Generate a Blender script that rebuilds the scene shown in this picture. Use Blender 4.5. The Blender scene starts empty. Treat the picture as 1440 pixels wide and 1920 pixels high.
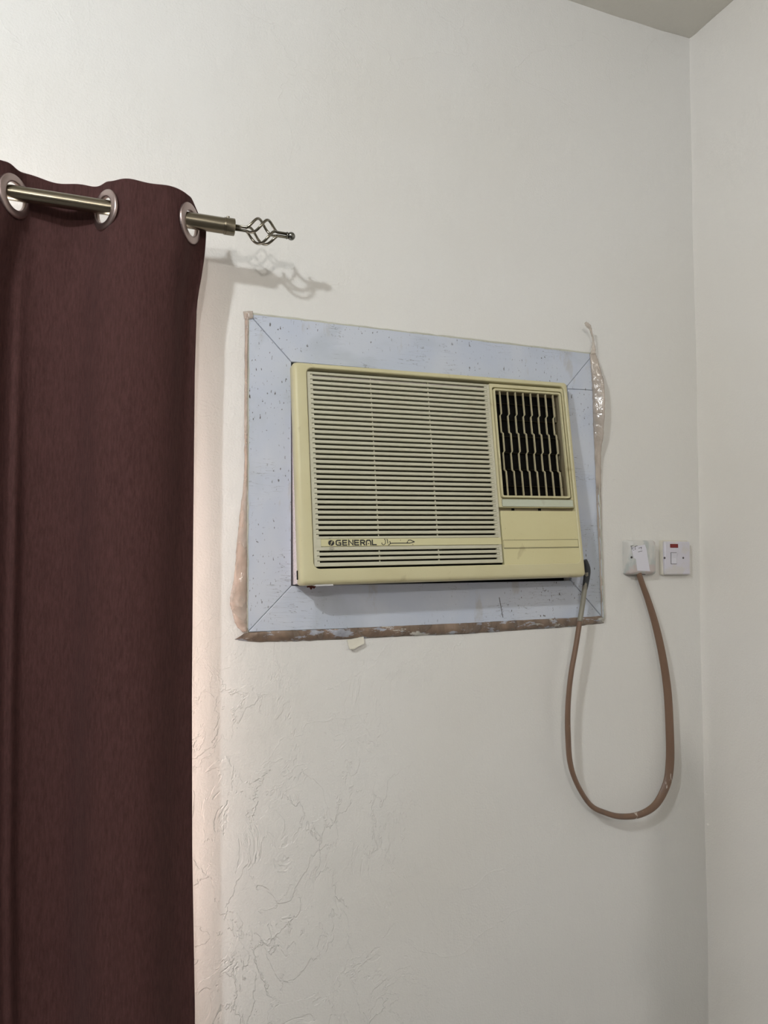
import bpy, bmesh, math, random
from mathutils import Vector, Matrix
random.seed(7)
PI = math.pi
SC = bpy.context.scene
C = SC.collection
D, ZC = 1.45, 1.45            # camera distance from the back wall, camera height

# ------------------------------------------------------------------ camera, world, lights, exposure
YAW, PITCH, ROLL, FPX = math.radians(19.96231), math.radians(3.15659), math.radians(0.26201), 1354.56
_cy, _sy, _cp, _sp = math.cos(YAW), math.sin(YAW), math.cos(PITCH), math.sin(PITCH)
FW = Vector((_sy*_cp, _cy*_cp, _sp)); _r = Vector((_cy, -_sy, 0)); _u = _r.cross(FW)
RT = math.cos(ROLL)*_r + math.sin(ROLL)*_u
UP = -math.sin(ROLL)*_r + math.cos(ROLL)*_u
cam_data = bpy.data.cameras.new('camera')
cam = bpy.data.objects.new('camera', cam_data); C.objects.link(cam)
cam_data.sensor_fit = 'VERTICAL'; cam_data.sensor_height = 36; cam_data.lens = FPX/1920*36
cam_data.clip_start = 0.02
m = Matrix((RT, UP, -FW)).transposed().to_4x4(); m.translation = Vector((0, -D, ZC))
cam.matrix_world = m
SC.camera = cam

world = bpy.data.worlds.new('daylight'); SC.world = world; world.use_nodes = True
world.node_tree.nodes['Background'].inputs[0].default_value = (0.86, 0.93, 1.0, 1)
world.node_tree.nodes['Background'].inputs[1].default_value = 2.2

def point_light(name, loc, power, radius, color):
    l = bpy.data.lights.new(name, 'POINT'); l.energy = power; l.shadow_soft_size = radius; l.color = color
    o = bpy.data.objects.new(name, l); o.location = (loc[0], loc[1], loc[2]+ZC); C.objects.link(o); return o
point_light('ceiling_lamp_light', (-1.08, -1.60, 1.25), 96, 0.045, (0.925, 0.97, 1.0))
point_light('wall_lamp_light', (-0.42, -3.3, 1.0), 78, 0.04, (1.0, 0.955, 0.91))
al = bpy.data.lights.new('window_daylight', 'AREA'); al.shape = 'RECTANGLE'; al.size = 0.74; al.size_y = 1.05
al.energy = 42; al.color = (1.0, 0.95, 0.93)
ao = bpy.data.objects.new('window_daylight', al); ao.location = (-0.30, 0.20, -0.32+ZC)
ao.rotation_euler = (math.radians(-90), 0, 0); C.objects.link(ao)

SC.view_settings.view_transform = 'Standard'; SC.view_settings.look = 'None'
SC.view_settings.gamma = 1; SC.view_settings.use_curve_mapping = False
SC.view_settings.exposure = -0.22

def at(px, py, d=0.0):
    """photograph pixel -> point on the vertical plane d metres in front of the back wall (camera-height z = 0)"""
    v = RT*((px-720)/FPX) + UP*((960-py)/FPX) + FW
    t = (D-d)/v.y
    return Vector((v.x*t, -d, v.z*t))

# ------------------------------------------------------------------ helpers
def obj(name, bm, mat, parent=None, smooth=False, angle=None):
    bmesh.ops.recalc_face_normals(bm, faces=bm.faces)
    me = bpy.data.meshes.new(name); bm.to_mesh(me); bm.free()
    if smooth:
        for p in me.polygons: p.use_smooth = True
        if angle: me.set_sharp_from_angle(angle=math.radians(angle))
    o = bpy.data.objects.new(name, me); C.objects.link(o)
    if mat: me.materials.append(mat)
    if parent: o.parent = parent
    return o
def tag(o, label=None, cat=None, group=None, kind=None):
    if label: o['label'] = label
    if cat: o['category'] = cat
    if group: o['group'] = group
    if kind: o['kind'] = kind
    return o
def thing(name, label, cat, loc=(0, 0, 0), group=None):
    o = bpy.data.objects.new(name, None); o.empty_display_size = .05; C.objects.link(o); o.location = loc
    return tag(o, label, cat, group)
def box(bm, x0, x1, y0, y1, z0, z1, bev=0, seg=2):
    b = bmesh.new()
    vs = [b.verts.new((x, y, z)) for x in (x0, x1) for y in (y0, y1) for z in (z0, z1)]
    for f in ((0,1,3,2),(4,6,7,5),(0,4,5,1),(2,3,7,6),(0,2,6,4),(1,5,7,3)): b.faces.new([vs[i] for i in f])
    bmesh.ops.recalc_face_normals(b, faces=b.faces)
    if bev: bmesh.ops.bevel(b, geom=b.edges[:], offset=bev, segments=seg, affect='EDGES', profile=.5)
    merge(bm, b); return bm
def merge(bm, b):
    me = bpy.data.meshes.new('tmp'); b.to_mesh(me); b.free(); bm.from_mesh(me); bpy.data.meshes.remove(me)
def bx(*a, **k): return box(bmesh.new(), *a, **k)
def prism(bm, pts, y0, y1, axis='y'):
    """polygon of (a,b) extruded; axis y: points are (x,z); axis w: points are (x,y) and depth is z"""
    mk = (lambda p, t: (p[0], t, p[1])) if axis == 'y' else (lambda p, t: (p[0], p[1], t))
    a = [bm.verts.new(mk(p, y0)) for p in pts]; b = [bm.verts.new(mk(p, y1)) for p in pts]
    bm.faces.new(a); bm.faces.new(b[::-1]); n = len(pts)
    for i in range(n): bm.faces.new((a[i], b[i], b[(i+1) % n], a[(i+1) % n]))
    return bm
def rr(x0, y0, x1, y1, r, w, n=5):
    out = []
    for cx, cy, a0 in ((x1-r, y1-r, 0), (x0+r, y1-r, 90), (x0+r, y0+r, 180), (x1-r, y0+r, 270)):
        for i in range(n+1):
            a = math.radians(a0+90*i/n); out.append((cx+r*math.cos(a), cy+r*math.sin(a), w))
    return out
def loft(bm, loops, closed=False, cap0=False, cap1=False):
    L = [[bm.verts.new(p) for p in lp] for lp in loops]; n = len(L[0])
    pairs = list(zip(L, L[1:])) + ([(L[-1], L[0])] if closed else [])
    for a, b in pairs:
        for i in range(n): bm.faces.new((a[i], a[(i+1) % n], b[(i+1) % n], b[i]))
    if cap0: bm.faces.new(L[0][::-1])
    if cap1: bm.faces.new(L[-1])
    return bm
def frame_of(t, ref):
    t = t.normalized(); a = ref - t*ref.dot(t)
    if a.length < 1e-5: a = Vector((0, 0, 1)).cross(t)
    a.normalize(); return a, t.cross(a)
def sweep(bm, pts, rad, n=10, ref=Vector((0, 1, 0)), twist=None, cap=True):
    """tube along pts; rad float / list of floats / list of (ra, rb)"""
    pts = [Vector(p) for p in pts]; loops = []
    for i, p in enumerate(pts):
        t = pts[min(i+1, len(pts)-1)] - pts[max(i-1, 0)]
        a, b = frame_of(t, ref)
        if twist:
            c, s = math.cos(twist[i]), math.sin(twist[i]); a, b = a*c+b*s, b*c-a*s
        r = rad[i] if isinstance(rad, (list, tuple)) else rad
        ra, rb = r if isinstance(r, (list, tuple)) else (r, r)
        loops.append([p + a*ra*math.cos(2*PI*k/n) + b*rb*math.sin(2*PI*k/n) for k in range(n)])
    return loft(bm, loops, cap0=cap, cap1=cap)
def smooth_path(P, k=8):
    P = [Vector(p) for p in P]; out = []
    for i in range(len(P)-1):
        p0, p1, p2, p3 = P[max(i-1, 0)], P[i], P[i+1], P[min(i+2, len(P)-1)]
        for j in range(k):
            t = j/k
            out.append(.5*((2*p1)+(p2-p0)*t+(2*p0-5*p1+4*p2-p3)*t*t+(3*p1-p0-3*p2+p3)*t**3))
    out.append(P[-1]); return out
def lathe(bm, prof, origin, axis, n=32, cap=True):
    axis = Vector(axis).normalized(); a, b = frame_of(axis, Vector((0, 0, 1)) if abs(axis.z) < .9 else Vector((1, 0, 0)))
    o = Vector(origin)
    return loft(bm, [[o+axis*h+(a*math.cos(2*PI*k/n)+b*math.sin(2*PI*k/n))*r for k in range(n)] for r, h in prof], cap0=cap, cap1=cap)
def strokes(lines, wd, thick=.0004, fx=lambda p: p, w0=0.0):
    """flat pen strokes in local (x, y), each a ribbon of quads with square joints"""
    bm = bmesh.new()
    for ln in lines:
        width = wd
        if isinstance(ln, dict): width = ln['w']; ln = ln['p']
        pts = [Vector(fx(p)).to_2d() for p in ln]
        if len(pts) == 1:
            p = pts[0]; h = width/2
            prism(bm, [(p.x-h, p.y), (p.x, p.y-h), (p.x+h, p.y), (p.x, p.y+h)], w0, w0+thick, 'w'); continue
        L, R_ = [], []
        for i, p in enumerate(pts):
            d1 = (p-pts[i-1]).normalized() if i else (pts[1]-p).normalized()
            d2 = (pts[i+1]-p).normalized() if i < len(pts)-1 else d1
            t = d1+d2
            t = t.normalized() if t.length > 1e-6 else d1
            nrm = Vector((-t.y, t.x)); c = max(.5, nrm.dot(Vector((-d1.y, d1.x))))
            L.append(p+nrm*width/2/c); R_.append(p-nrm*width/2/c)
        for i in range(len(pts)-1):
            prism(bm, [tuple(L[i]), tuple(L[i+1]), tuple(R_[i+1]), tuple(R_[i])], w0, w0+thick, 'w')
    return bm

# ------------------------------------------------------------------ materials
class M:
    def __init__(s, name, col, rough=.5, metal=0, spec=.5):
        s.m = bpy.data.materials.new(name); s.m.use_nodes = True
        s.nt = s.m.node_tree; s.b = s.nt.nodes['Principled BSDF']
        s.b.inputs['Base Color'].default_value = (*col, 1); s.b.inputs['Roughness'].default_value = rough
        s.b.inputs['Metallic'].default_value = metal; s.b.inputs['Specular IOR Level'].default_value = spec
        s.col = None; s.h = None; s.base = col; s.tc = s.nt.nodes.new('ShaderNodeTexCoord')
    def n(s, t, **kw):
        x = s.nt.nodes.new(t)
        for k, v in kw.items():
            if k in x.inputs: x.inputs[k].default_value = v
            else: setattr(x, k, v)
        return x
    def l(s, a, b): s.nt.links.new(a, b)
    def coord(s, scale=(1, 1, 1), rot=(0, 0, 0)):
        mp = s.n('ShaderNodeMapping'); mp.inputs['Scale'].default_value = scale; mp.inputs['Rotation'].default_value = rot
        s.l(s.tc.outputs['Object'], mp.inputs[0]); return mp.outputs[0]
    def noise(s, scale, detail=3, stretch=(1, 1, 1), rough=.5, dist=0, rot=(0, 0, 0)):
        x = s.n('ShaderNodeTexNoise', Scale=scale, Detail=detail, Roughness=rough, Distortion=dist)
        s.l(s.coord(stretch, rot), x.inputs['Vector']); return x.outputs['Fac']
    def ramp(s, fac, stops):
        x = s.n('ShaderNodeValToRGB'); e = x.color_ramp.elements
        while len(e) < len(stops): e.new(.5)
        for k, (p, c) in enumerate(stops):
            e[k].position = p; e[k].color = (c, c, c, 1) if not isinstance(c, tuple) else (*c, 1)
        s.l(fac, x.inputs[0]); return x.outputs[0]
    def math(s, op, a, b=None):
        x = s.n('ShaderNodeMath', operation=op)
        for i, v in enumerate((a, b)):
            if v is None: continue
            if isinstance(v, (int, float)): x.inputs[i].default_value = v
            else: s.l(v, x.inputs[i])
        return x.outputs[0]
    def mix(s, fac, col):
        """lay colour col over the base by mask fac"""
        x = s.n('ShaderNodeMix', data_type='RGBA')
        s.l(fac, x.inputs[0])
        if s.col is None: x.inputs[6].default_value = (*s.base, 1)
        else: s.l(s.col, x.inputs[6])
        x.inputs[7].default_value = (*col, 1); s.col = x.outputs[2]; s.l(s.col, s.b.inputs['Base Color']); return s
    def bump(s, h, dist, strength=1):
        x = s.n('ShaderNodeBump', Distance=dist, Strength=strength); s.l(h, x.inputs['Height'])
        if s.h is not None: s.l(s.h, x.inputs['Normal'])
        s.h = x.outputs[0]; s.l(s.h, s.b.inputs['Normal']); return s
    def sep(s):
        x = s.n('ShaderNodeSeparateXYZ'); s.l(s.tc.outputs['Object'], x.inputs[0]); return x.outputs

# painted plaster
def plaster(name, col, scrapes=True):
    p = M(name, col, .42, 0, .35)
    p.mix(p.ramp(p.noise(1.3, 3), [(.42, 0.0), (.65, .5)]), (col[0]*.94, col[1]*.92, col[2]*.88))
    p.mix(p.ramp(p.noise(220, 2), [(.76, 0.0), (.80, .35)]), (col[0]*.6, col[1]*.58, col[2]*.5))
    p.bump(p.noise(230, 4, rough=.55), .0013, .7)
    p.bump(p.noise(30, 5, (1, 1, .5)), .004, .5)
    p.bump(p.noise(3.2, 2), .02, .30)
    if scrapes:
        xyz = p.sep()
        reg = p.math('MULTIPLY', p.ramp(p.math('MULTIPLY', xyz[0], 1), [(.12, 1.0), (.75, 0.0)]), p.ramp(p.math('ADD', p.math('MULTIPLY', xyz[2], -1), 0), [(.12, 0.0), (.42, 1.0)]))
        patch = p.ramp(p.noise(3.4, 2), [(.46, 0.0), (.56, 1.0)])
        nz = p.noise(7.5, 6, (1.3, 1, .8), .62, .35)
        ridge = p.ramp(p.math('ABSOLUTE', p.math('SUBTRACT', nz, .5)), [(0, 1.0), (.012, 0.0)])
        p.bump(p.math('MULTIPLY', p.math('MULTIPLY', reg, patch), ridge), .0022, .75)
        step = p.ramp(p.noise(9, 5, (1, 1, .7), .6, .8), [(.50, 0.0), (.512, 1.0)])
        p.bump(p.math('MULTIPLY', reg, step), .0018, .7)
        nz2 = p.noise(4.1, 5, (1, 1, 1.2), .55, .5)
        fine = p.ramp(p.math('ABSOLUTE', p.math('SUBTRACT', nz2, .52)), [(0, 1.0), (.006, 0.0)])
        mask = p.ramp(p.noise(2.2, 1), [(.52, 0.0), (.60, 1.0)])
        p.bump(p.math('MULTIPLY', mask, fine), .0010, .45)
    return p.m
WALL = plaster('wall_plaster', (.74, .73, .705))
WALL_R = plaster('side_wall_plaster', (.80, .775, .735), False)
REAR = plaster('rear_wall_plaster', (.20, .20, .20), False)  # unseen walls, kept dark to cut the light bounced round the room
CEIL = plaster('ceiling_plaster', (.74, .72, .66), False)
FLOOR = M('floor_tile', (.13, .12, .115), .3).m  # unseen floor, kept dark so it bounces little light
SILL = M('window_reveal', (.75, .72, .67), .5).m

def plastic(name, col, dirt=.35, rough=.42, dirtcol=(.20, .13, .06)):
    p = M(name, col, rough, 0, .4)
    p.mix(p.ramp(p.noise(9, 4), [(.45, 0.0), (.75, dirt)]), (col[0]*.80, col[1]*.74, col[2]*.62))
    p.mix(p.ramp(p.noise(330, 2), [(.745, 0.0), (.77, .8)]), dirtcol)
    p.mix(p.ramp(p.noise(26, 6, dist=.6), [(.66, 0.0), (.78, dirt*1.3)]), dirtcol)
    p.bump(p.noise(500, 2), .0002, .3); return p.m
BEZEL = plastic('yellowed_plastic', (.57, .525, .325))
GRILLE = plastic('grille_plastic', (.54, .52, .40), .25)
DOORP = plastic('control_door_plastic', (.60, .55, .315), .25)
BLADE = plastic('louver_blade_plastic', (.50, .44, .28), .5)
DUCT = plastic('dirty_duct_and_gap_shade', (.26, .22, .14), 1.0, .6, (.03, .02, .015))
PLATE = plastic('pale_green_plate', (.50, .53, .42), .2)
STRIP = plastic('name_strip_yellow', (.60, .56, .33), .15, .25)
BLACK = M('matte_black', (.004, .0035, .003), .8, 0, .1).m  # near-black for the clip, foam, notches, cable slot and duct back
FILTER = M('dusty_filter', (.022, .018, .010), .9, 0, .1).m
INK = M('black_print', (.012, .012, .012), .4).m
GREY = M('worn_grey_print', (.20, .19, .15), .6).m
p = M('painted_cabinet', (.80, .72, .73), .5)
p.mix(p.ramp(p.noise(40, 5, (1, 6, 6)), [(.55, 0.0), (.62, .7)]), (.56, .44, .44)); p.bump(p.noise(120, 3, (1, 3, 3)), .0008, .5); CABINET = p.m
RUST = M('rust', (.10, .02, .012), .9).m

# blue-white painted boards
def board_mat():
    p = M('blue_white_paint', (.50, .545, .64), .38, 0, .4)
    p.mix(p.ramp(p.noise(7, 4, dist=.4), [(.40, 0.0), (.62, .75)]), (.57, .60, .66))
    p.mix(p.ramp(p.noise(3.6, 5, dist=.9), [(.54, 0.0), (.66, .75)]), (.41, .45, .50))
    p.mix(p.ramp(p.noise(17, 5, (1, 1, .35), .65), [(.62, 0.0), (.70, .45)]), (.40, .37, .33))
    m1 = p.ramp(p.noise(5, 2), [(.44, 0.0), (.56, 1.0)])
    p.mix(p.math('MULTIPLY', m1, p.ramp(p.noise(230, 3, (1, 1, .45)), [(.655, 0.0), (.69, .95)])), (.07, .06, .055))
    s1 = p.noise(11, 3, (1, 1, 9), .5, .2, (0, 1.2, 0)); s2 = p.ramp(p.math('ABSOLUTE', p.math('SUBTRACT', s1, .5)), [(0, 1.0), (.006, 0.0)])
    m2 = p.ramp(p.noise(8, 2), [(.52, 0.0), (.58, .8)])
    p.mix(p.math('MULTIPLY', m2, s2), (.09, .08, .08))
    p.bump(p.noise(60, 4), .0008, .4); p.bump(p.noise(5, 2), .006, .3); return p.m
BOARD = board_mat()
CRACK = M('dark_joint', (.05, .04, .04), .9).m

# curtain cloth
def cloth(name, col, dark):
    p = M(name, col, .85, 0, .12)
    p.b.inputs['Sheen Weight'].default_value = .08; p.b.inputs['Sheen Roughness'].default_value = .45
    p.b.inputs['Sheen Tint'].default_value = (.8, .55, .55, 1)
    slub = p.noise(300, 4, (1, 1, .16), .65)
    p.mix(p.ramp(slub, [(.35, .0), (.70, .8)]), dark)
    p.mix(p.ramp(p.noise(620, 2, (1, 1, .25)), [(.60, 0.0), (.70, .35)]), (col[0]*1.4, col[1]*1.3, col[2]*1.25))
    p.bump(slub, .0009, .5); p.bump(p.noise(40, 3, (1, 1, .3)), .002, .25); return p.m
CLOTH = cloth('maroon_brown_cloth', (.070, .031, .029), (.036, .0155, .0145))
LINING = M('curtain_lining', (.55, .46, .42), .9, 0, .1).m

def metal(name, col, rough, brushed=False, stretch=(1, 1, 1)):
    p = M(name, col, rough, 1)
    if brushed:
        p.b.inputs['Anisotropic'].default_value = .6
        p.bump(p.noise(900, 3, stretch), .0003, .35)
        p.mix(p.ramp(p.noise(400, 3, stretch), [(.4, 0.0), (.7, .4)]), tuple(c*.7 for c in col))
    return p.m
BRASS = metal('antique_brushed_brass', (.25, .22, .165), .27, True, (.02, 1, 1))
BRASS_W = metal('dark_antique_brass', (.21, .19, .15), .22)
GUN = metal('gunmetal_ball', (.22, .22, .20), .22)
RING = metal('rose_bronze_ring', (.45, .36, .34), .36)
STEEL = metal('screw_steel', (.12, .11, .11), .5)

# tapes
def tape(name, col, alpha, rough=.15, flakes=None, alphavar=True):
    p = M(name, col, rough, 0, .6)
    p.mix(p.ramp(p.noise(30, 4, (1, 1, .5), dist=.7), [(.4, 0.0), (.66, .6)]), tuple(min(1, c*1.35) for c in col))
    p.bump(p.noise(45, 3, dist=.8), .004, .7)
    if flakes:
        p.mix(p.ramp(p.noise(34, 6, (.55, 1, 1.5), .7), [(.545, 0.0), (.56, 1.0)]), flakes)
        p.mix(p.ramp(p.noise(20, 6, (.4, 1, 1.5), .7), [(.60, 0.0), (.61, 1.0)]), (.66, .64, .58))
    tr = p.n('ShaderNodeBsdfTransparent'); mx = p.n('ShaderNodeMixShader')
    if alphavar:
        a = p.ramp(p.noise(22, 4, (1, 1, .4), dist=1), [(.35, alpha*.55), (.65, min(1, alpha*1.35))]); p.l(a, mx.inputs[0])
    else: mx.inputs[0].default_value = alpha
    p.l(tr.outputs[0], mx.inputs[1]); p.l(p.b.outputs[0], mx.inputs[2])
    p.l(mx.outputs[0], p.nt.nodes['Material Output'].inputs['Surface']); return p.m
TAPE_CLEAR = tape('clear_tan_tape', (.50, .39, .32), .48)
TAPE_PINK = tape('pinkish_tape', (.50, .43, .37), .66)
TAPE_BROWN = tape('brown_tape', (.23, .165, .12), .93, .28, (.46, .48, .54))
TAPE_TIP = tape('wrinkled_clear_tape', (.60, .52, .44), .5, .08)
PAINTFLAKE = M('torn_paint', (.62, .59, .50), .6).m

# electrical
p = M('white_switch_plastic', (.62, .60, .66), .35)
p.mix(p.ramp(p.noise(30, 4), [(.5, 0.0), (.62, .6)]), (.60, .57, .52)); SWITCH = p.m
p = M('paint_smeared_box', (.60, .59, .56), .4)
p.mix(p.ramp(p.noise(35, 4, (1, 1, .5)), [(.47, 0.0), (.6, .9)]), (.42, .45, .44)); p.mix(p.ramp(p.noise(22, 4), [(.56, 0.0), (.64, .8)]), (.50, .42, .40)); p.bump(p.noise(80, 3), .001, .6); BOXM = p.m
PAPER = M('white_paper_tape', (.68, .67, .73), .45).m
CREAM = M('cream_backbox', (.66, .63, .54), .5).m
RED = M('neon_window_red', (.20, .018, .016), .15).m
p = M('brown_cable_sheath', (.175, .105, .068), .45)
p.mix(p.ramp(p.noise(38, 5, (1, 1, .25)), [(.56, 0.0), (.66, .6)]), (.13, .09, .07)); p.mix(p.ramp(p.noise(50, 5, (1, 1, .22)), [(.655, 0.0), (.68, .9)]), (.52, .47, .42)); CABLE = p.m
p = M('grey_cable_sheath', (.24, .225, .18), .4)
p.mix(p.ramp(p.noise(30, 5, (1, 1, .2)), [(.5, 0.0), (.6, .7)]), (.30, .22, .16)); CABLE_G = p.m
RUBBER = M('black_rubber', (.035, .04, .045), .5).m

p = M('window_glass', (.9, .95, .95), .02)
tr = p.n('ShaderNodeBsdfTransparent'); mx = p.n('ShaderNodeMixShader'); mx.inputs[0].default_value = .12
p.l(tr.outputs[0], mx.inputs[1]); p.l(p.b.outputs[0], mx.inputs[2]); p.l(mx.outputs[0], p.nt.nodes['Material Output'].inputs['Surface']); GLASS = p.m
ALU = metal('window_aluminium', (.6, .6, .6), .4)

# ------------------------------------------------------------------ the room
XL, XR, YB, ZF, ZT = -2.3, 1.381, -4.0, -1.45, 1.356
TH = .12
WX0, WX1, WZ0, WZ1 = -.68, .055, -.88, .50        # window opening
AX0, AX1, AZ0, AZ1 = .318, .990, -.082, .400       # opening for the air conditioner
def holed_wall():
    bm = bmesh.new()
    xs = sorted({XL, WX0, WX1, AX0, AX1, XR+.1}); zs = sorted({ZF, WZ0, AZ0, AZ1, WZ1, ZT+.1})
    def hole(x, z): return (WX0 < x < WX1 and WZ0 < z < WZ1) or (AX0 < x < AX1 and AZ0 < z < AZ1)
    V = {}
    def v(x, y, z):
        k = (round(x, 4), y, round(z, 4))
        if k not in V: V[k] = bm.verts.new((x, y, z))
        return V[k]
    for y in (0, TH):
        for i in range(len(xs)-1):
            for j in range(len(zs)-1):
                if hole((xs[i]+xs[i+1])/2, (zs[j]+zs[j+1])/2): continue
                bm.faces.new([v(xs[i], y, zs[j]), v(xs[i+1], y, zs[j]), v(xs[i+1], y, zs[j+1]), v(xs[i], y, zs[j+1])])
    cells = lambda i, j: 0 <= i < len(xs)-1 and 0 <= j < len(zs)-1 and not hole((xs[i]+xs[i+1])/2, (zs[j]+zs[j+1])/2)
    for i in range(len(xs)):
        for j in range(len(zs)-1):
            if cells(i-1, j) != cells(i, j): bm.faces.new([v(xs[i], 0, zs[j]), v(xs[i], TH, zs[j]), v(xs[i], TH, zs[j+1]), v(xs[i], 0, zs[j+1])])
    for j in range(len(zs)):
        for i in range(len(xs)-1):
            if cells(i, j-1) != cells(i, j): bm.faces.new([v(xs[i], 0, zs[j]), v(xs[i], TH, zs[j]), v(xs[i+1], TH, zs[j]), v(xs[i+1], 0, zs[j])])
    return bm
tag(obj('wall_back', holed_wall(), WALL), 'off-white painted plaster wall with scraped patches behind the curtain and air conditioner', kind='structure')
# side wall: the corner edge wavers a little as hand-laid plaster does
def side_wall():
    bm = bmesh.new(); n = 46; rows = []
    rnd = random.Random(3)
    for j in range(n+1):
        z = ZF+(ZT+.02-ZF)*j/n; wob = .0016*math.sin(z*5.1)+.0010*math.sin(z*13+1)+rnd.uniform(-.0004, .0004)-.003*(z > 1.0)*(z-1.0)
        rows.append([(XR+wob+dx, y, z) for dx, y in ((-.0035, .001), (-.0015, -.006), (0, -.018), (0, -.25), (0, YB-.1), (.12, YB-.1), (.12, .001))])
    loft(bm, rows, cap0=True, cap1=True); return bm
tag(obj('wall_right', side_wall(), WALL_R, smooth=True, angle=35), 'cream painted wall meeting the back wall at the corner', kind='structure')
tag(obj('wall_left', bx(XL-.1, XL, YB-.1, TH, ZF, ZT+.02), REAR), 'dark grey wall left of the curtain, darkened to cut bounced light', kind='structure')
tag(obj('wall_rear', bx(XL-.1, XR+.12, YB-.2, YB-.1, ZF, ZT+.02), REAR), 'dark grey wall behind the viewer, darkened to cut bounced light', kind='structure')
tag(obj('floor', bx(XL-.1, XR+.12, YB-.2, TH, ZF-.08, ZF), FLOOR), 'dark tiled floor, darkened to cut bounced light', kind='structure')
def ceiling():
    bm = bmesh.new(); nx, ny = 60, 60; rnd = random.Random(5); g = []
    for i in range(nx+1):
        row = []
        for j in range(ny+1):
            x = XL-.1+(XR+.2-XL)*i/nx; y = TH-(TH-YB+.2)*j/ny
            row.append(bm.verts.new((x, y, ZT+.003*math.sin(x*9+y*4)+rnd.uniform(-.0015, .0015))))
        g.append(row)
    for i in range(nx):
        for j in range(ny): bm.faces.new((g[i][j], g[i+1][j], g[i+1][j+1], g[i][j+1]))
    box(bm, XL-.1, XR+.12, YB-.2, TH, ZT+.02, ZT+.12)
    return bm
tag(obj('ceiling', ceiling(), CEIL, smooth=True, angle=40), 'grey-white plaster ceiling with rough edges', kind='structure')
# window behind the curtain
wf = bmesh.new()
for a in ((WX0, WX0+.04, WZ0, WZ1), (WX1-.04, WX1, WZ0, WZ1), (WX0+.04, WX1-.04, WZ0, WZ0+.04), (WX0+.04, WX1-.04, WZ1-.04, WZ1), (-.33, -.295, WZ0+.04, WZ1-.04)):
    box(wf, a[0], a[1], .075, .105, a[2], a[3], .002)
win = tag(obj('window_1', wf, ALU), 'aluminium window behind the maroon curtain', kind='structure')
for x0, x1 in ((WX0+.04, -.33), (-.295, WX1-.04)):
    obj('pane', bx(x0, x1, .088, .092, WZ0+.04, WZ1-.04), GLASS, win)

# ------------------------------------------------------------------ mounting frame round the air conditioner
oTL, oTR, oBR, oBL = (.2311, .4793), (1.0605, .4788), (1.0805, -.1575), (.2385, -.160)
iTL, iTR, iBR, iBL = (.3201, .3885), (.9850, .3945), (.9893, -.0650), (.3256, -.0694)
fr = thing('mounting_frame', 'blue-white painted board frame with mitred corners around the air conditioner', 'frame', (.655, 0, -.16))
def board(pts, name='board', t=.008):
    # shrink slightly for a visible joint, chamfer the front edge
    c = Vector((sum(p[0] for p in pts)/len(pts), sum(p[1] for p in pts)/len(pts)))
    n = len(pts); P = [Vector(p) for p in pts]
    def inset(k):
        out = []
        for i in range(n):
            a, b_, d = P[i-1], P[i], P[(i+1) % n]
            e1 = (b_-a).normalized(); e2 = (d-b_).normalized()
            n1 = Vector((-e1.y, e1.x)); n2 = Vector((-e2.y, e2.x))
            if (c-b_).dot(n1) < 0: n1 = -n1
            if (c-b_).dot(n2) < 0: n2 = -n2
            det = e1.x*e2.y-e1.y*e2.x
            if abs(det) < 1e-3: out.append(b_+n1*k); continue
            q1 = b_+n1*k; q2 = b_+n2*k
            s = ((q2.x-q1.x)*e2.y-(q2.y-q1.y)*e2.x)/det
            out.append(q1+e1*s)
        return out
    bm = bmesh.new()
    lp = [[(p.x-.655, -w, p.y+.16) for p in inset(k)] for k, w in ((.0004, -.0), (.0004, t-.0012), (.0016, t))]
    loft(bm, lp, cap0=True, cap1=True)
    return obj(name, bm, BOARD, fr)
ckL, ckR = (.9862, .3872), (1.0633, .3905)
board([oTL, oTR, iTR, iTL]); board([oTL, iTL, iBL, oBL]); board([oBL, iBL, iBR, oBR])
board([ckL, ckR, oBR, iBR])
board([oTR, ckR, ckL, iTR], t=.0076)
# little saw crack in the bottom board
p0, p1 = at(936, 1120, .008), at(943, 1158, .008)
o = obj('crack', prism(bmesh.new(), [(p0.x-.6556, p0.z+.16), (p0.x-.6544, p0.z+.16), (p1.x-.6544, p1.z+.16), (p1.x-.6556, p1.z+.16)], -.0084, -.0079), CRACK, fr)
# grey caulk line round the outside of the frame
sealm = M('grey_caulk', (.50, .50, .43), .6); sealm.bump(sealm.noise(90, 3), .003, .8)
cb = bmesh.new(); rnd = random.Random(11)
def caulk(a, b_, n=50):
    pts = [Vector((a[0]+(b_[0]-a[0])*i/n-.655+rnd.uniform(-.0006, .0006), -.0045, a[1]+(b_[1]-a[1])*i/n+.16+rnd.uniform(-.0006, .0006))) for i in range(n+1)]
    sweep(cb, pts, [(.0045+rnd.uniform(-.0006, .0006), .0030+rnd.uniform(-.001, .001)) for _ in pts], 6, Vector((0, 1, 0)))
for a, b_ in ((oTL, oTR), (oTR, oBR), (oBL, oTL)): caulk(a, b_)
obj('caulk_line', cb, sealm.m, fr, True)

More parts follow.
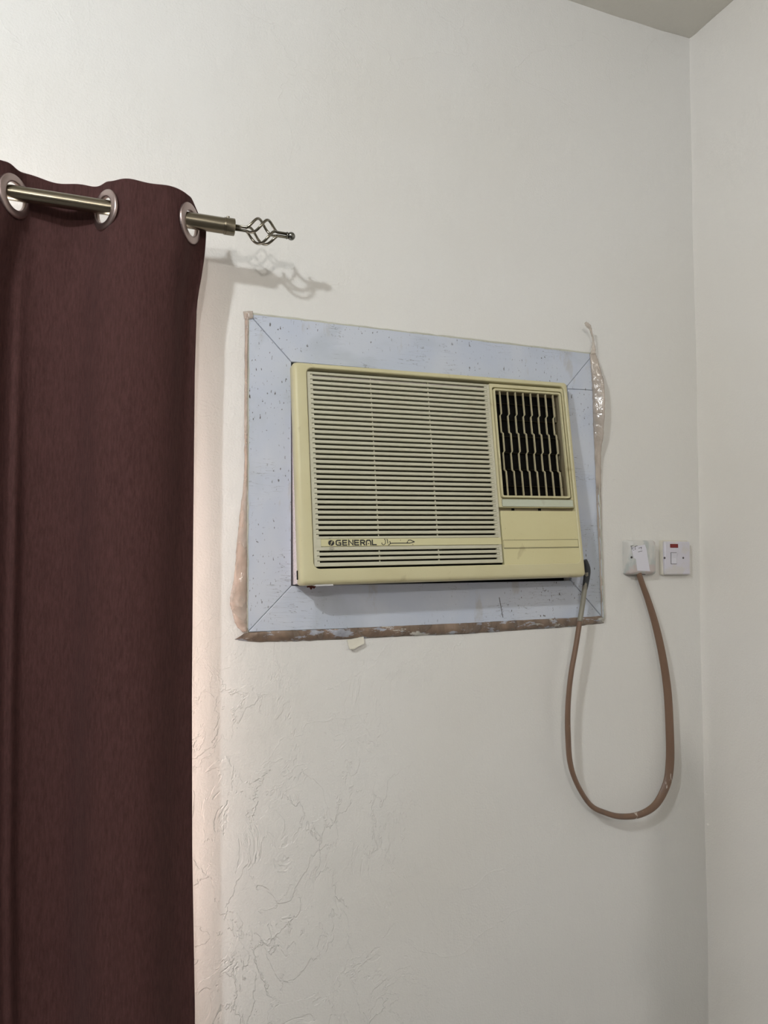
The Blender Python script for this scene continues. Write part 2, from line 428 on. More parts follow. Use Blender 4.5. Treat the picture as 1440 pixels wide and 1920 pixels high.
# ------------------------------------------------------------------ the air conditioner, built in its own tilted frame (x right, y up, z out)
W, H = .648, .450
acb = Vector((.325, -.0922, -.0639)); rl, tl = math.radians(1.069), math.radians(6.827)
aX = Vector((math.cos(rl), 0, math.sin(rl))); aY = Vector((0, math.sin(tl), math.cos(tl))); aY = (aY-aX*aY.dot(aX)).normalized(); aZ = aX.cross(aY)
ac = thing('window_air_conditioner', 'yellowed window air conditioner with slatted grille, tilted in the blue-white frame', 'air conditioner')
mw = Matrix((aX, aY, aZ)).transposed().to_4x4(); mw.translation = acb; ac.matrix_world = mw
def B(name, x0, x1, y0, y1, z0, z1, mat, par=None, bev=.0005):
    return obj(name, bx(x0, x1, y0, y1, z0, z1, bev=bev), mat, par or ac)
bm = bmesh.new()
OX0, OY0, OX1, OY1 = .0270, .0300, .6365, .4385
prof = [(0.003, -.034, .006), (0.000, -.030, .006), (0.000, -.010, .007), (.0012, -.0045, .008), (.0040, -.0012, .009), (.0085, 0, .010)]
loops = [rr(k, k, W-k, H-k, r, w) for k, w, r in prof]
loops += [rr(OX0-.0015, OY0-.0015, OX1+.0015, OY1+.0015, .0135, 0), rr(OX0, OY0, OX1, OY1, .012, -.0015), rr(OX0+.001, OY0+.001, OX1-.001, OY1-.001, .011, -.016), rr(OX0+.001, OY0+.001, OX1-.001, OY1-.001, .011, -.034)]
loft(bm, loops, closed=True)
obj('bezel', bm, BEZEL, ac, True, 40)
B('back_plate', .02, .645-.02, .02, .43, -.0345, -.0300, FILTER)
B('cabinet', .0045, .6435, .0065, .446, -.195, -.033, CABINET, bev=.0015)
B('side_clip', -.0012, .004, .012, .030, -.030, -.022, BLACK, bev=.001)
# grille
gr = obj('grille', bmesh.new(), GRILLE, ac)
b = bmesh.new()
GX0, GX1, GY0, GY1 = .0285, .4428, .0345, .4318
for x0, x1 in ((GX0, .0350), (.4365, GX1)): box(b, x0, x1, GY0, GY1, -.0120, -.0040, .0005)
box(b, .0350, .4365, GY0, GY0+.003, -.012, -.0055)
box(b, .0350, .0440, .0731, .0889, -.012, -.0042)
slots = [.4247-i*.01027 for i in range(33)] + [.0640, .0540, .0440]
for s in slots:          # stepped end tabs
    box(b, .0350, .0402, s-.0024, s+.0012, -.0100, -.0052); box(b, .4310, .4365, s-.0012, s+.0024, -.0100, -.0052)
bmesh.ops.recalc_face_normals(b, faces=b.faces); b.to_mesh(gr.data); b.free()
g = .0021
edges = [GY1] + [v for s in slots[:33] for v in (s+g, s-g)] + [.0889]
def slat_mesh(h):
    b = bmesh.new(); hw = (GX1-GX0)/2-.0022
    pr = [(-h/2, -.0120), (-h/2, -.0050), (-h/2+.0006, -.0042), (h/2-.0006, -.0036), (h/2, -.0044), (h/2, -.0120)]
    loft(b, [[(x, y, z) for y, z in pr] for x in (-hw, -hw+.0001, hw)], cap0=True, cap1=True)
    bmesh.ops.recalc_face_normals(b, faces=b.faces)
    me = bpy.data.meshes.new('slat'); b.to_mesh(me); b.free(); me.materials.append(GRILLE); return me
cache = {}
low = [(.0731, .0659), (.0621, .0559), (.0521, .0459), (.0421, .0345)]
for y1, y0 in list(zip(edges[::2], edges[1::2])) + low:
    h = round(y1-y0, 4)
    if h not in cache: cache[h] = slat_mesh(h)
    o = bpy.data.objects.new('slat', cache[h]); C.objects.link(o); o.parent = gr; o.location = ((GX0+GX1)/2, (y0+y1)/2, 0)
for x in (.1655, .2960):
    o = B('grille_rib', x-.0007, x+.0007, GY0, GY1, -.0125, -.0075, GRILLE, gr, 0)
# name strip with the lettering
st = B('name_strip', .0437, .4425, .0738, .0884, -.0120, -.0030, STRIP, gr, .0003)
gx = lambda p: (.0732+(p[0]-305)*.0001871, .0863-(p[1]-195)*.000185)
HW = [  # GENERAL, wide bold capitals; the A is an arch over a dot
    [(362, 200), (322, 200), (311, 210), (311, 240), (322, 250), (360, 250), (360, 226), (335, 226)],
    [(432, 200), (384, 200), (384, 250), (432, 250)], [(384, 225), (428, 225)],
    [(450, 257), (450, 198), (496, 251), (496, 193)],
    [(565, 200), (516, 200), (516, 250), (565, 250)], [(516, 225), (561, 225)],
    [(583, 257), (583, 200), (616, 200), (626, 207), (626, 218), (616, 226), (583, 226)], [(603, 226), (630, 254)],
    [(646, 257), (646, 216), (656, 201), (684, 201), (695, 216), (695, 257)], {'w': .0022, 'p': [(670, 232), (670, 244)]},
    [(714, 193), (714, 250), (762, 250)]]
arx = lambda p: (.1689+(p[0]-816)*.0001935, .0863-(p[1]-195)*.000185)
obj('lettering', strokes(HW, .0025, .00025, gx, -.0030), INK, st)
AR = [{'w': .0013, 'p': [(848, 190), (856, 192), (862, 205), (862, 228), (856, 243), (842, 251), (828, 249), (820, 240), (822, 228)]},
      {'w': .0015, 'p': [(876, 193), (884, 196), (886, 210), (886, 238)]},
      {'w': .0014, 'p': [(888, 254), (902, 252), (912, 242), (914, 222), (906, 214)]},
      {'w': .0017, 'p': [(912, 238), (930, 236), (1098, 236), (1108, 228), (1110, 216)]},
      {'w': .0017, 'p': [(1100, 236), (1130, 237), (1150, 234), (1190, 222)]}, {'w': .0017, 'p': [(1190, 222), (1166, 214), (1146, 203), (1122, 204), (1116, 212)]},
      {'w': .0020, 'p': [(1031, 203)]}, {'w': .0021, 'p': [(1168, 252)]}]
obj('lettering', strokes(AR, .0014, .00025, arx, -.0030), INK, st)
# round emblem: dark disc with a pale bolt, worn grey ticks above and below
c0 = Vector(gx((257, 226)))
b = bmesh.new(); prism(b, [(c0.x+.0062*math.cos(t*PI/14), c0.y+.0056*math.sin(t*PI/14)) for t in range(28)], -.0030, -.00275, 'w'); em = obj('emblem', b, INK, st)
obj('emblem_bolt', strokes([[(270, 203), (252, 226), (264, 224), (246, 250)], [(262, 213), (274, 216)]], .0010, .0001, gx, -.00275), STRIP, st)
obj('emblem_ticks', strokes([[(234, 178), (246, 172)], [(262, 160), (272, 164)], [(240, 186), (252, 182)], [(232, 196), (228, 206)], [(236, 266), (284, 264)], [(238, 280), (282, 278)], [(234, 292), (262, 296), (290, 290)], [(268, 300), (278, 306)]], .0007, .0001, gx, -.0029), GREY, st)

# outlet side
pn = obj('outlet_panel', loft(bmesh.new(), [rr(.4440, .1545, .6350, .4345, .002, -.020), rr(.4440, .1545, .6350, .4345, .002, -.0050), rr(.4445, .1550, .6345, .4340, .002, -.0042),
      rr(.4498, .1733, .6312, .4268, .006, -.0042), rr(.4500, .1735, .6310, .4266, .006, -.0200)], closed=True), BEZEL, ac, True, 40)
obj('name_plate', loft(bmesh.new(), [rr(.4525, .1568, .6328, .1722, .0020, -.0044), rr(.4525, .1568, .6328, .1722, .0020, -.0037), rr(.4529, .1572, .6324, .1718, .0018, -.0034)], cap0=True, cap1=True), PLATE, pn)
for nm, a in (('panel_groove', (.4518, .1562, .6334, .1728)),):
    obj(nm, loft(bmesh.new(), [rr(*a, .0024, -.0045), rr(*a, .0024, -.00405)], cap0=True, cap1=True), FILTER, pn)
lf = obj('louver_frame', loft(bmesh.new(), [rr(.4528, .1760, .6272, .4238, .0055, -.030), rr(.4528, .1760, .6272, .4238, .0055, -.0030), rr(.4534, .1766, .6266, .4232, .005, -.0022),
      rr(.4562, .1800, .6240, .4198, .003, -.0022), rr(.4570, .1808, .6234, .4190, .0025, -.0035), rr(.4575, .1812, .6230, .4186, .002, -.0068), rr(.4540, .1772, .6262, .4226, .002, -.030)], closed=True), BEZEL, ac, True, 40)
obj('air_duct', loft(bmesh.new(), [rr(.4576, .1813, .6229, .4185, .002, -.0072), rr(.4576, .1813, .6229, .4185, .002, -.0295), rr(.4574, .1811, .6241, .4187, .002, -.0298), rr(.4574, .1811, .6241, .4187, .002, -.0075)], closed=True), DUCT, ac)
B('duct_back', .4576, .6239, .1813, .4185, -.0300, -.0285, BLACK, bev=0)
def blade_mesh():
    b = bmesh.new()
    Y = [(.4180, 1), (.3665, 1), (.3630, 0), (.3255, 0), (.3215, 1), (.2810, 1), (.2770, 0), (.2395, 0), (.2355, 1), (.1815, 1)]
    t = .0008; dx = .0010
    loops = []
    for y, k in Y:
        w = -.0040 if k else -.0072; ox = dx if k else -dx
        loops.append([(ox-t, y, w-.0055), (ox-t, y, w-.0006), (ox-t*.4, y, w), (ox+t*.4, y, w), (ox+t, y, w-.0006), (ox+t, y, w-.0055)])
    loft(b, loops, cap0=True, cap1=True); bmesh.ops.recalc_face_normals(b, faces=b.faces)
    me = bpy.data.meshes.new('louver_blade'); b.to_mesh(me); b.free(); me.materials.append(BLADE); return me
bl = blade_mesh()
for i in range(8):
    o = bpy.data.objects.new('louver_blade', bl); C.objects.link(o); o.parent = ac; o.location = (.4690+i*.01966, 0, 0)
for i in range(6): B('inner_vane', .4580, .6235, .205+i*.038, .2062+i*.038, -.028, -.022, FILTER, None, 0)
# gap and control door
B('gap_plate', .4448, .6350, .1455, .1545, -.022, -.0155, DUCT, bev=0)  # dark duct colour paints in the shade of this gap
for x in (.4835, .5510): B('gap_notch', x-.003, x+.003, .1468, .1540, -.0160, -.0130, BLACK, bev=0)
dr = obj('control_door', bx(.4452, .6365, .0270, .1466, -.0140, -.0012, bev=.0007), DOORP, ac)
B('door_strip', .4466, .6340, .0668, .0812, -.0013, -.0007, DOORP, dr, .0002)
for y in (.0824, .0656, .0642): B('door_groove', .4462, .6350, y-.00035, y+.00035, -.00125, -.00105, FILTER, dr, 0)
for x in (.4460, .6345): B('door_groove', x-.0002, x+.0002, .0656, .0824, -.00125, -.00105, FILTER, dr, 0)
B('door_groove', .6367, .6375, .0270, .1500, -.006, -.0030, FILTER, ac, 0)
# rust scrap hanging from the bottom edge
b = bmesh.new(); rp = [at(x, y, .05) for x, y in ((574, 1096), (590, 1096), (592, 1100), (589, 1104), (586, 1102), (583, 1106), (580, 1101), (576, 1102))]
inv = mw.inverted()
prism(b, [(p.x, p.z) for p in rp], -.051, -.0495)
for v in b.verts: v.co = inv @ v.co
obj('rust_scrap', b, RUST, ac)
# dark foam packed round the cabinet inside the wall opening
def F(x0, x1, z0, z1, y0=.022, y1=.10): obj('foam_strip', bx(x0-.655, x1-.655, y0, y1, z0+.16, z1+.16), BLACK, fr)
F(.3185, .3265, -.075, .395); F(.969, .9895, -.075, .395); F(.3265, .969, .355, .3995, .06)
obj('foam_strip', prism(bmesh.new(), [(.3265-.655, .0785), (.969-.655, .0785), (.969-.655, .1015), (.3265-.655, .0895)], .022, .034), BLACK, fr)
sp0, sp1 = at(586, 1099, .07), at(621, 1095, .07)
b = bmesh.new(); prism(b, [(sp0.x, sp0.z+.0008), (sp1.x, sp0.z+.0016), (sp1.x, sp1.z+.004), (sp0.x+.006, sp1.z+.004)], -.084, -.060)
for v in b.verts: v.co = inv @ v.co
obj('daylight_sliver', b, M('daylight_white', (.86, .87, .88), .5).m, ac)  # solid white sliver in place of a daylight slit under the bezel
# cable of the unit
def cord(pts, wr, mat, name, par, tw=None):
    k = 8; P = smooth_path(pts, k)
    def interp(L): return [L[min(i//k, len(L)-1)]*(1-(i % k)/k)+L[min(i//k+1, len(L)-1)]*((i % k)/k) for i in range(len(P))]
    wv = interp(wr); tv = interp(tw) if tw else None
    b = bmesh.new(); sweep(b, P, [(.0034+.0052*max(0, min(1, (.0095-w)/.003)), w*.95) for w in wv], 14, Vector((.55, .84, 0)), tv)
    return obj(name, b, mat, par, True)
cd = [(1098, 1072, .050), (1100, 1080, .047), (1098, 1095, .045), (1096, 1105, .045), (1092, 1135, .045), (1087, 1165, .046), (1080, 1210, .047), (1072, 1255, .047), (1067, 1295, .046), (1064.5, 1335, .045), (1065, 1380, .044), (1069, 1430, .043),
      (1082, 1470, .041), (1107, 1509, .038), (1135, 1524, .036), (1165, 1531, .035), (1200, 1527, .034), (1230, 1508, .032), (1250, 1470, .030), (1256, 1430, .028), (1256, 1380, .027), (1252, 1300, .026), (1243, 1235, .025), (1230, 1175, .022), (1215, 1125, .019), (1206, 1100, .018), (1199, 1079, .017), (1197, 1070, .016)]
wd = [.0058, .0060, .0062, .0062, .0062, .0062, .0062, .0062, .0062, .0065, .0068, .0065, .0058, .0056, .0060, .0066, .0080, .0092, .0100, .0105, .0102, .0100, .0095, .0090, .0078, .0072, .0070, .0070]
cable = thing('power_cable', 'brown flat power cable looping from the air conditioner to the connection box', 'cable', at(1197, 1070, 0))
def shift(o, v):
    for q in o.data.vertices: q.co -= v
cl = cable.location.copy()
P3 = [at(*c) for c in cd]
shift(cord(P3[5:], wd[5:], CABLE, 'brown_sheath', cable), cl)
shift(cord(P3[:6], wd[:6], CABLE_G, 'grey_sheath', cable), cl)
rb = smooth_path([at(1097, 1050, .052), at(1101, 1066, .050), at(1100, 1082, .048), at(1097.5, 1098, .046), at(1096, 1106, .0452)], 6)
o = obj('strain_relief', sweep(bmesh.new(), rb, [.0045+.0032*math.sin(min(1, i/9)*PI/2) - .0020*max(0, (i-9)/15) for i in range(len(rb))], 12), RUBBER, cable, True, 50); shift(o, cl)

# ------------------------------------------------------------------ tapes
def strip(rows, mat, name, label, sub=6, cols=6, puff=0.0, t=.0004, crinkle=0.0, seed=1):
    """ribbon from rows of (xl, yl, dl, xr, yr, dr) photo points lying off the wall by dl / dr metres"""
    rnd = random.Random(seed); Lp = smooth_path([at(r[0], r[1], r[2]) for r in rows], sub); Rp = smooth_path([at(r[3], r[4], r[5]) for r in rows], sub)
    bm = bmesh.new(); g = []
    for i, (a, b_) in enumerate(zip(Lp, Rp)):
        row = []
        for j in range(cols+1):
            q = a.lerp(b_, j/cols); q.y -= puff*math.sin(PI*j/cols)*(.7+.3*math.sin(i*.7+seed))+abs(rnd.gauss(0, crinkle))*(0 < j < cols or crinkle > .0009)
            q.x += rnd.gauss(0, crinkle*.5)*(j in (0, cols)); q.z += rnd.gauss(0, crinkle*.6)*(j in (0, cols)); row.append(bm.verts.new(q))
        g.append(row)
    for i in range(len(g)-1):
        for j in range(cols): bm.faces.new((g[i][j], g[i][j+1], g[i+1][j+1], g[i+1][j]))
    o = obj(name, bm, mat, None, True)
    sm = o.modifiers.new('thickness', 'SOLIDIFY'); sm.thickness = t; sm.offset = 0
    return tag(o, label, 'tape')
strip([(440, 1199, .001, 458, 1187, .0085), (470, 1203, .001, 480, 1185, .009), (520, 1203, .001, 525, 1183, .009), (580, 1201, .001, 580, 1181, .009), (680, 1197, .001, 680, 1177, .009), (780, 1192, .001, 780, 1172, .009),
       (880, 1188, .001, 880, 1168, .009), (970, 1182, .001, 970, 1163, .009), (1060, 1176, .001, 1060, 1159, .009), (1132, 1168, .001, 1128, 1155, .009)], TAPE_BROWN, 'adhesive_tape',
      'brown tape with flaking paint along the bottom edge of the frame', 8, 6, .004, crinkle=.0005, seed=2)
strip([(459, 588, .002, 466, 588, .0095), (458.5, 700, .002, 464, 700, .0095), (458, 820, .002, 464, 820, .0095), (457, 900, .001, 464, 900, .009), (450, 960, .001, 463, 960, .009), (444, 1020, .001, 463, 1020, .009), (439, 1080, .003, 463, 1080, .009), (431, 1125, .006, 463, 1125, .009),
       (436, 1150, .008, 463, 1150, .009), (443, 1172, .004, 463, 1172, .009), (456, 1186, .002, 464, 1184, .009)], TAPE_CLEAR, 'adhesive_tape',
      'glossy tan tape bulging off the left edge of the frame', 8, 6, .005, crinkle=.0007, seed=4)
strip([(456, 584, .003, 458, 597, .003), (465, 583, .010, 466, 598, .010), (474, 583, .0105, 475, 596, .0105)], TAPE_PINK, 'adhesive_tape', 'small pinkish tape tab on the top left corner of the frame', 3, 3, 0, seed=5)
strip([(1106, 663, .009, 1117, 663, .011), (1107, 678, .009, 1123, 682, .018), (1109, 700, .009, 1129, 704, .024), (1110, 716, .009, 1132, 714, .027), (1111, 740, .009, 1134, 740, .029), (1112, 780, .009, 1133.5, 780, .029), (1113, 815, .009, 1131, 818, .024), (1115, 850, .009, 1127, 850, .014),
       (1117, 900, .009, 1127, 900, .006), (1119, 960, .009, 1128, 960, .003), (1122, 1020, .009, 1128.5, 1020, .003), (1125, 1090, .009, 1130, 1090, .003), (1128, 1162, .009, 1133, 1164, .003)], TAPE_PINK, 'adhesive_tape',
      'loose tan tape peeling off the right edge of the frame', 6, 6, .001, crinkle=.0008, seed=6)
strip([(1095, 606, .030, 1099, 603, .032), (1098, 612, .028, 1105, 607, .031), (1104, 617, .025, 1109, 613, .027), (1107, 624, .022, 1110.5, 622, .023), (1110, 634, .018, 1113, 633, .019), (1110, 645, .014, 1115.5, 645, .016), (1108.5, 655, .011, 1117, 656, .014), (1107, 664, .010, 1116, 664, .012)], TAPE_TIP, 'adhesive_tape',
      'twisted clear tape end sticking up above the top right frame corner', 5, 4, .001, crinkle=.0007, seed=8)
pf = [at(x, y) for x, y in ((650, 1200), (681, 1193), (680, 1206), (672, 1210), (660, 1217), (653, 1216))]
b = bmesh.new(); prism(b, [(p.x, p.z) for p in pf], -.0035, -.0010)
for v in b.verts:
    if v.co.z < -.19: v.co.y -= .006
tag(obj('paint_flake', b, PAINTFLAKE), 'curled cream paint flake hanging below the brown tape', 'paint flake')

# ------------------------------------------------------------------ connection box and switch
cb0 = Vector((1.142, 0, -.052))
cbx = thing('connection_box', 'paint-smeared white cable connection box with a paper strip, left of the switch', 'electrical box', cb0)
b = bmesh.new()
fr0 = lambda x0, z0, x1, z1, r, d: [(p[0], -d, p[1]) for p in rr(x0, z0, x1, z1, r, 0)]
loft(b, [fr0(0, 0, .083, .083, .005, 0), fr0(0, 0, .083, .083, .006, .014), fr0(.003, .0015, .0805, .0815, .006, .020), fr0(.011, .006, .076, .079, .005, .025), fr0(.013, .008, .074, .077, .004, .0256)], cap0=True, cap1=True)
obj('cover', b, BOXM, cbx, True, 30)
b = bmesh.new()
def PB(px, py, d=.0257): q = at(px, py, d)-cb0; return (q.x, q.z)
prism(b, [PB(*q) for q in ((1183, 1026), (1209, 1021), (1212, 1030), (1218, 1068), (1219, 1071), (1195, 1070), (1192, 1048), (1188, 1046))], -.0262, -.0254)
obj('paper_strip', b, PAPER, cbx)
hand = [[(1183, 1024), (1185, 1031)], [(1182, 1024), (1187, 1023)], [(1184, 1028), (1188, 1027)], [(1190, 1024), (1191, 1031)], [(1190, 1025), (1195, 1023)], [(1187, 1031.5), (1188.5, 1031)], [(1197, 1028), (1202.5, 1026), (1202, 1030)], [(1196, 1035), (1204, 1033)]]
b = strokes([[PB(*q) for q in s] for s in hand], .0010, .0002, lambda p: p, 0)
for v in b.verts: v.co = Vector((v.co.x, -.0263-v.co.z, v.co.y))
obj('handwriting', b, INK, cbx)
for px in (1184.5, 1222.5):
    q = at(px, 1045, .0257)-cb0
    obj('screw', lathe(bmesh.new(), [(.0026, 0), (.0026, .0012), (.0018, .0016)], (q.x, -.0225 if px > 1200 else -.0245, q.z), (0, -1, 0), 12), STEEL, cbx)
b = bmesh.new(); box(b, .030, .052, -.018, -.004, -.0006, .004); obj('cable_slot', b, BLACK, cbx)

sw0 = Vector((1.2555, 0, -.053))
sw = thing('wall_switch', 'white single wall switch with a red indicator window, near the room corner', 'switch', sw0)
b = bmesh.new(); loft(b, [fr0(-.004, -.001, .078, .085, .003, 0), fr0(-.004, -.001, .078, .085, .003, .0075)], cap0=True, cap1=True); obj('back_box', b, CREAM, sw)
b = bmesh.new(); loft(b, [fr0(.001, 0, .079, .082, .003, .0075), fr0(.001, 0, .079, .082, .003, .0125), fr0(.0035, .0025, .0765, .0795, .003, .0150)], cap0=True, cap1=True); obj('face_plate', b, SWITCH, sw, True, 30)
def PS(px, py, d=.015): return at(px, py, d)-sw0
q0, q1 = PS(1256.5, 1027), PS(1271, 1020); obj('indicator', bx(q0.x, q1.x, -.0162, -.0145, q0.z, q1.z, bev=.0006), RED, sw)
q0, q1 = PS(1258.5, 1057), PS(1268, 1036.5)
b = bmesh.new(); prism(b, [(-.0145, q0.z), (-.0158, q0.z), (-.0158, (q0.z+q1.z)/2), (-.0195, q1.z), (-.0145, q1.z)], q0.x, q1.x, 'w')
for v in b.verts: v.co = Vector((v.co.z, v.co.x, v.co.y))
obj('rocker', b, PAPER, sw)
obj('rocker_gap', bx(q0.x-.0012, q1.x+.0008, -.0152, -.0149, q0.z-.0010, q1.z+.0010), FILTER, sw)
for px in (1246, 1281):
    q = PS(px, 1046); obj('screw', lathe(bmesh.new(), [(.0026, 0), (.0026, .0008), (.0018, .0012)], (q.x, -.0148, q.z), (0, -1, 0), 12), STEEL, sw)

# ------------------------------------------------------------------ curtain rod
RD, RZ = .110, .606
rx = lambda px: at(px, 400, RD).x
rod0 = Vector((-.02, 0, RZ-.03))
rod = thing('curtain_rod', 'antique brass curtain rod with a twisted cage finial', 'curtain rod', rod0)
def RP(x, dy=0, dz=0): return Vector((x, -RD+dy, RZ+dz))-rod0
xe, xc = rx(440), rx(420)
obj('rod_tube', lathe(bmesh.new(), [(.0128, -.78), (.0128, .04)], RP(0), (1, 0, 0), 40), BRASS, rod, True, 40)
obj('outer_tube', lathe(bmesh.new(), [(.0128, .035), (.0146, .0352), (.0146, xc+.004)], RP(0), (1, 0, 0), 40), BRASS, rod, True, 40)
obj('end_cap', lathe(bmesh.new(), [(.0146, xc), (.0155, xc+.0004), (.0157, xc+.0012), (.0157, xc+.0030), (.0153, xc+.0033), (.0157, xc+.0036), (.0157, xe-.001), (.0152, xe), (.0130, xe+.0002)], RP(0), (1, 0, 0), 40), BRASS, rod, True, 40)
obj('set_screw', lathe(bmesh.new(), [(.0030, 0), (.0030, .0035), (.0022, .0042), (.0010, .0045)], RP(rx(428), 0, .0150), (0, 0, 1), 14), BRASS_W, rod, True, 40)
fn = obj('finial', lathe(bmesh.new(), [(.0050, xe-.001), (.0050, rx(449)), (.0045, rx(452))], RP(0), (1, 0, 0), 20), BRASS_W, rod, True, 40)
xa, xb = rx(441), rx(543)
for k in range(4):
    pts = []; x1, x2 = rx(462), rx(521)
    for i in range(49):
        t = i/48; x = x1+(x2-x1)*t
        r = .0044+.0215*(max(0, math.sin(PI*t))**1.25)
        a = k*PI/2+.35+PI*1.0*t
        pts.append(RP(x, r*math.sin(a), r*math.cos(a)))
    a0, a1 = k*PI/2+.35, k*PI/2+.35+PI
    pts = [RP(xa, .0044*math.sin(a0), .0044*math.cos(a0))]+pts+[RP(xb, .0044*math.sin(a1), .0044*math.cos(a1))]
    obj('cage_wire', sweep(bmesh.new(), pts, .0026, 10, Vector((0, .3, 1))), BRASS_W, fn, True)
obj('finial_ball', lathe(bmesh.new(), [(.0065, -.0095), (.0070, -.008), (.0062, -.0068), (.0078*math.sin(.5), -.0078*math.cos(.5))]+[(.0078*math.sin(t), -.0078*math.cos(t)) for t in [.5+i*.16 for i in range(1, 17)]], RP(rx(546.5)), (1, 0, 0), 24), GUN, fn, True)
for x in (.035, -.74):      # wall brackets, hidden behind the cloth
    b = bmesh.new(); lathe(b, [(.022, 0), (.022, .004), (.018, .006)], RP(x, RD-.0005, -.0), (0, -1, 0), 24); lathe(b, [(.006, 0), (.006, RD-.012)], RP(x, RD, 0), (0, -1, 0), 14)
    lathe(b, [(.0165, -.006), (.0165, .006)], RP(x), (1, 0, 0), 24)
    obj('bracket', b, BRASS_W, rod, True, 40)

# ------------------------------------------------------------------ curtain
G3, SP = .105, .1447
EDGE = ((.60, .136), (.53, .1285), (.45, .1225), (.33, .1213), (.03, .124), (-.26, .1272), (-.54, .1330), (-.82, .1430), (-1.5, .155))
def edge(z):
    if z >= .6: return .136
    for (a, x), (b_, y) in zip(EDGE, EDGE[1:]):
        if z >= b_: return x+(y-x)*(a-z)/(a-b_)
    return .155
TE = .31
def path(t, z):
    """plan of the cloth at wave position t (grommets at whole numbers, 0 = the right-hand one) and height z"""
    f = min(1, max(0, (.60-z)/1.3)); k = .60-.34*f; A = .035+.011*f
    X = G3+SP*(t-k*math.sin(2*PI*t)/(2*PI))
    raw = G3+SP*(TE-k*math.sin(2*PI*TE)/(2*PI))
    X += (edge(z)-raw)*min(1, max(0, (.60-z)/.12))
    d = RD+A*math.sin(PI*(t+1))
    d += .0045*f*math.sin(5.3*t+z*1.3)+.0025*math.sin(11*t+z*2.0)*f
    # a sharper pressed crease in the valley, and soft buckles between the rings
    d += .012*math.exp(-((t+1.72)/.050)**2)*min(1, max(0, (.55-z)*2.2))
    s = min(1, max(0, (z-.25)/.3)); d += .0022*s*math.sin(19*t+z*23)*math.sin(PI*t)**2
    return X, d
T0, T1, NT = -4.45, TE, 560
zs = [None]*0
rowsf = [i/40*.10 for i in range(40)] + [.10+i/95*(2.02-.10) for i in range(96)]
def ztop(t): return .6505-.0030*math.sin(PI*(t+1))+.0012*math.sin(t*17)-.34*max(0, t+.04)**2
arc = [0.0]; tt = [T0+(T1-T0)*i/NT for i in range(NT+1)]
for i in range(NT):
    a, b_ = path(tt[i], RZ), path(tt[i+1], RZ); arc.append(arc[-1]+math.hypot(b_[0]-a[0], b_[1]-a[1]))
def arc_at(t): i = min(NT, max(0, int((t-T0)/(T1-T0)*NT))); return arc[i]
GZ = RZ-.0058; HR = .0290
def curtain_mesh(off, inset, hole):
    bm = bmesh.new(); g = []
    i0, i1 = inset, NT-inset
    for rf in rowsf:
        row = []
        for i in range(i0, i1+1):
            t = tt[i]; z = ztop(t)-rf-(.004 if inset else 0); X, d = path(t, z)
            if off:
                x2, d2 = path(t+.01, z); tx, td = x2-X, d2-d; L = math.hypot(tx, td); X += off*td/L; d -= off*tx/L
            row.append(bm.verts.new((X, -d, z)))
        g.append(row)
    gc = [arc_at(k) for k in range(-4, 1)]
    for r in range(len(g)-1):
        for i in range(len(g[0])-1):
            zc = (g[r][i].co.z+g[r+1][i].co.z)/2; sc = arc[i+i0]
            if zc > GZ-.06 and any((sc-c)**2+(zc-GZ)**2 < hole**2 for c in gc): continue
            bm.faces.new((g[r][i], g[r][i+1], g[r+1][i+1], g[r+1][i]))
    for v in [v for v in bm.verts if not v.link_faces]: bm.verts.remove(v)
    return bm
cur = thing('curtain', 'dark maroon-brown grommet curtain hanging from the brass rod', 'curtain', (0, 0, -1.37))
def sh(o):
    for v in o.data.vertices: v.co.z += 1.37
    return o
cm = sh(obj('cloth_panel', curtain_mesh(0, 0, HR), CLOTH, cur, True))
sm = cm.modifiers.new('thickness', 'SOLIDIFY'); sm.thickness = .0012; sm.offset = 0
sh(obj('lining', curtain_mesh(.0025, 6, HR+.002), LINING, cur, True))
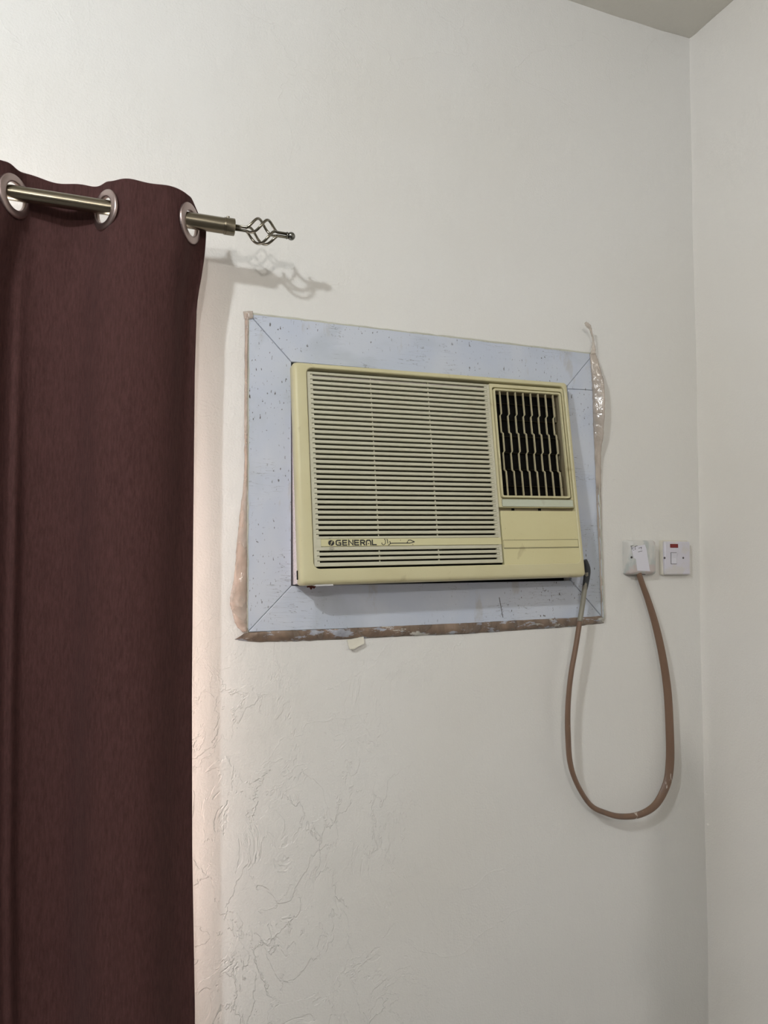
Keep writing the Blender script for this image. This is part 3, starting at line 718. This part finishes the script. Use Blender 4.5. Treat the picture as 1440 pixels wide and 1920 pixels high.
def ring_mesh():
    b = bmesh.new()
    for sgn in (1, -1):
        pr = [(.0228, 0), (.0228, .0026), (.0236, .0036), (.0252, .0040), (.0338, .0034), (.0360, .0024), (.0366, .0010), (.0364, 0)]
        lathe(b, [(r, sgn*h) for r, h in pr], (0, 0, 0), (0, 0, 1), 56, cap=False)
    bmesh.ops.remove_doubles(b, verts=b.verts, dist=1e-5); bmesh.ops.recalc_face_normals(b, faces=b.faces)
    me = bpy.data.meshes.new('grommet'); b.to_mesh(me); b.free(); me.materials.append(RING)
    for p in me.polygons: p.use_smooth = True
    return me
rm = ring_mesh()
for k in range(-4, 1):
    a, b_ = path(k-.14, RZ), path(k+.14, RZ); X, d = path(k, RZ)
    tx = Vector((b_[0]-a[0], -(b_[1]-a[1]), 0)).normalized(); nn = tx.cross(Vector((0, 0, 1)))
    o = bpy.data.objects.new('grommet', rm); C.objects.link(o); o.parent = cur
    mm = Matrix((tx, Vector((0, 0, 1)), nn)).transposed().to_4x4(); mm.translation = Vector((X, -d, GZ+1.37)) + nn*.0006
    o.matrix_local = mm

# ------------------------------------------------------------------ an unseen stand, added behind the viewer to cast a shadow into the room corner
cx0 = Vector((.445, -1.65, ZF))
cp = thing('shadow_stand', 'dark wooden post added unseen behind the viewer to shade the room corner', 'shadow stand', cx0)
WOOD = M('brown_wood', (.16, .09, .05), .5).m
obj('post', lathe(bmesh.new(), [(.046, .03), (.044, .06), (.044, 1.64), (.030, 1.68), (.020, 1.705), (.004, 1.715)], (0, 0, 0), (0, 0, 1), 28), WOOD, cp, True, 40)
obj('base', lathe(bmesh.new(), [(.19, 0), (.19, .02), (.17, .035), (.05, .045)], (0, 0, 0), (0, 0, 1), 40), WOOD, cp, True, 40)
for k in range(4):
    a = k*PI/2+.6; u_ = Vector((math.cos(a), math.sin(a), 0))
    obj('hook', sweep(bmesh.new(), smooth_path([Vector((0, 0, 1.42))+u_*.03, Vector((0, 0, 1.415))+u_*.05, Vector((0, 0, 1.43))+u_*.06, Vector((0, 0, 1.46))+u_*.062], 5), .006, 8, Vector((0, 0, 1))), WOOD, cp, True)

# lift everything so that the floor lies at z = 0
for o in list(C.objects):
    if o.parent is None and o.type in ('MESH', 'EMPTY'): o.location.z += ZC
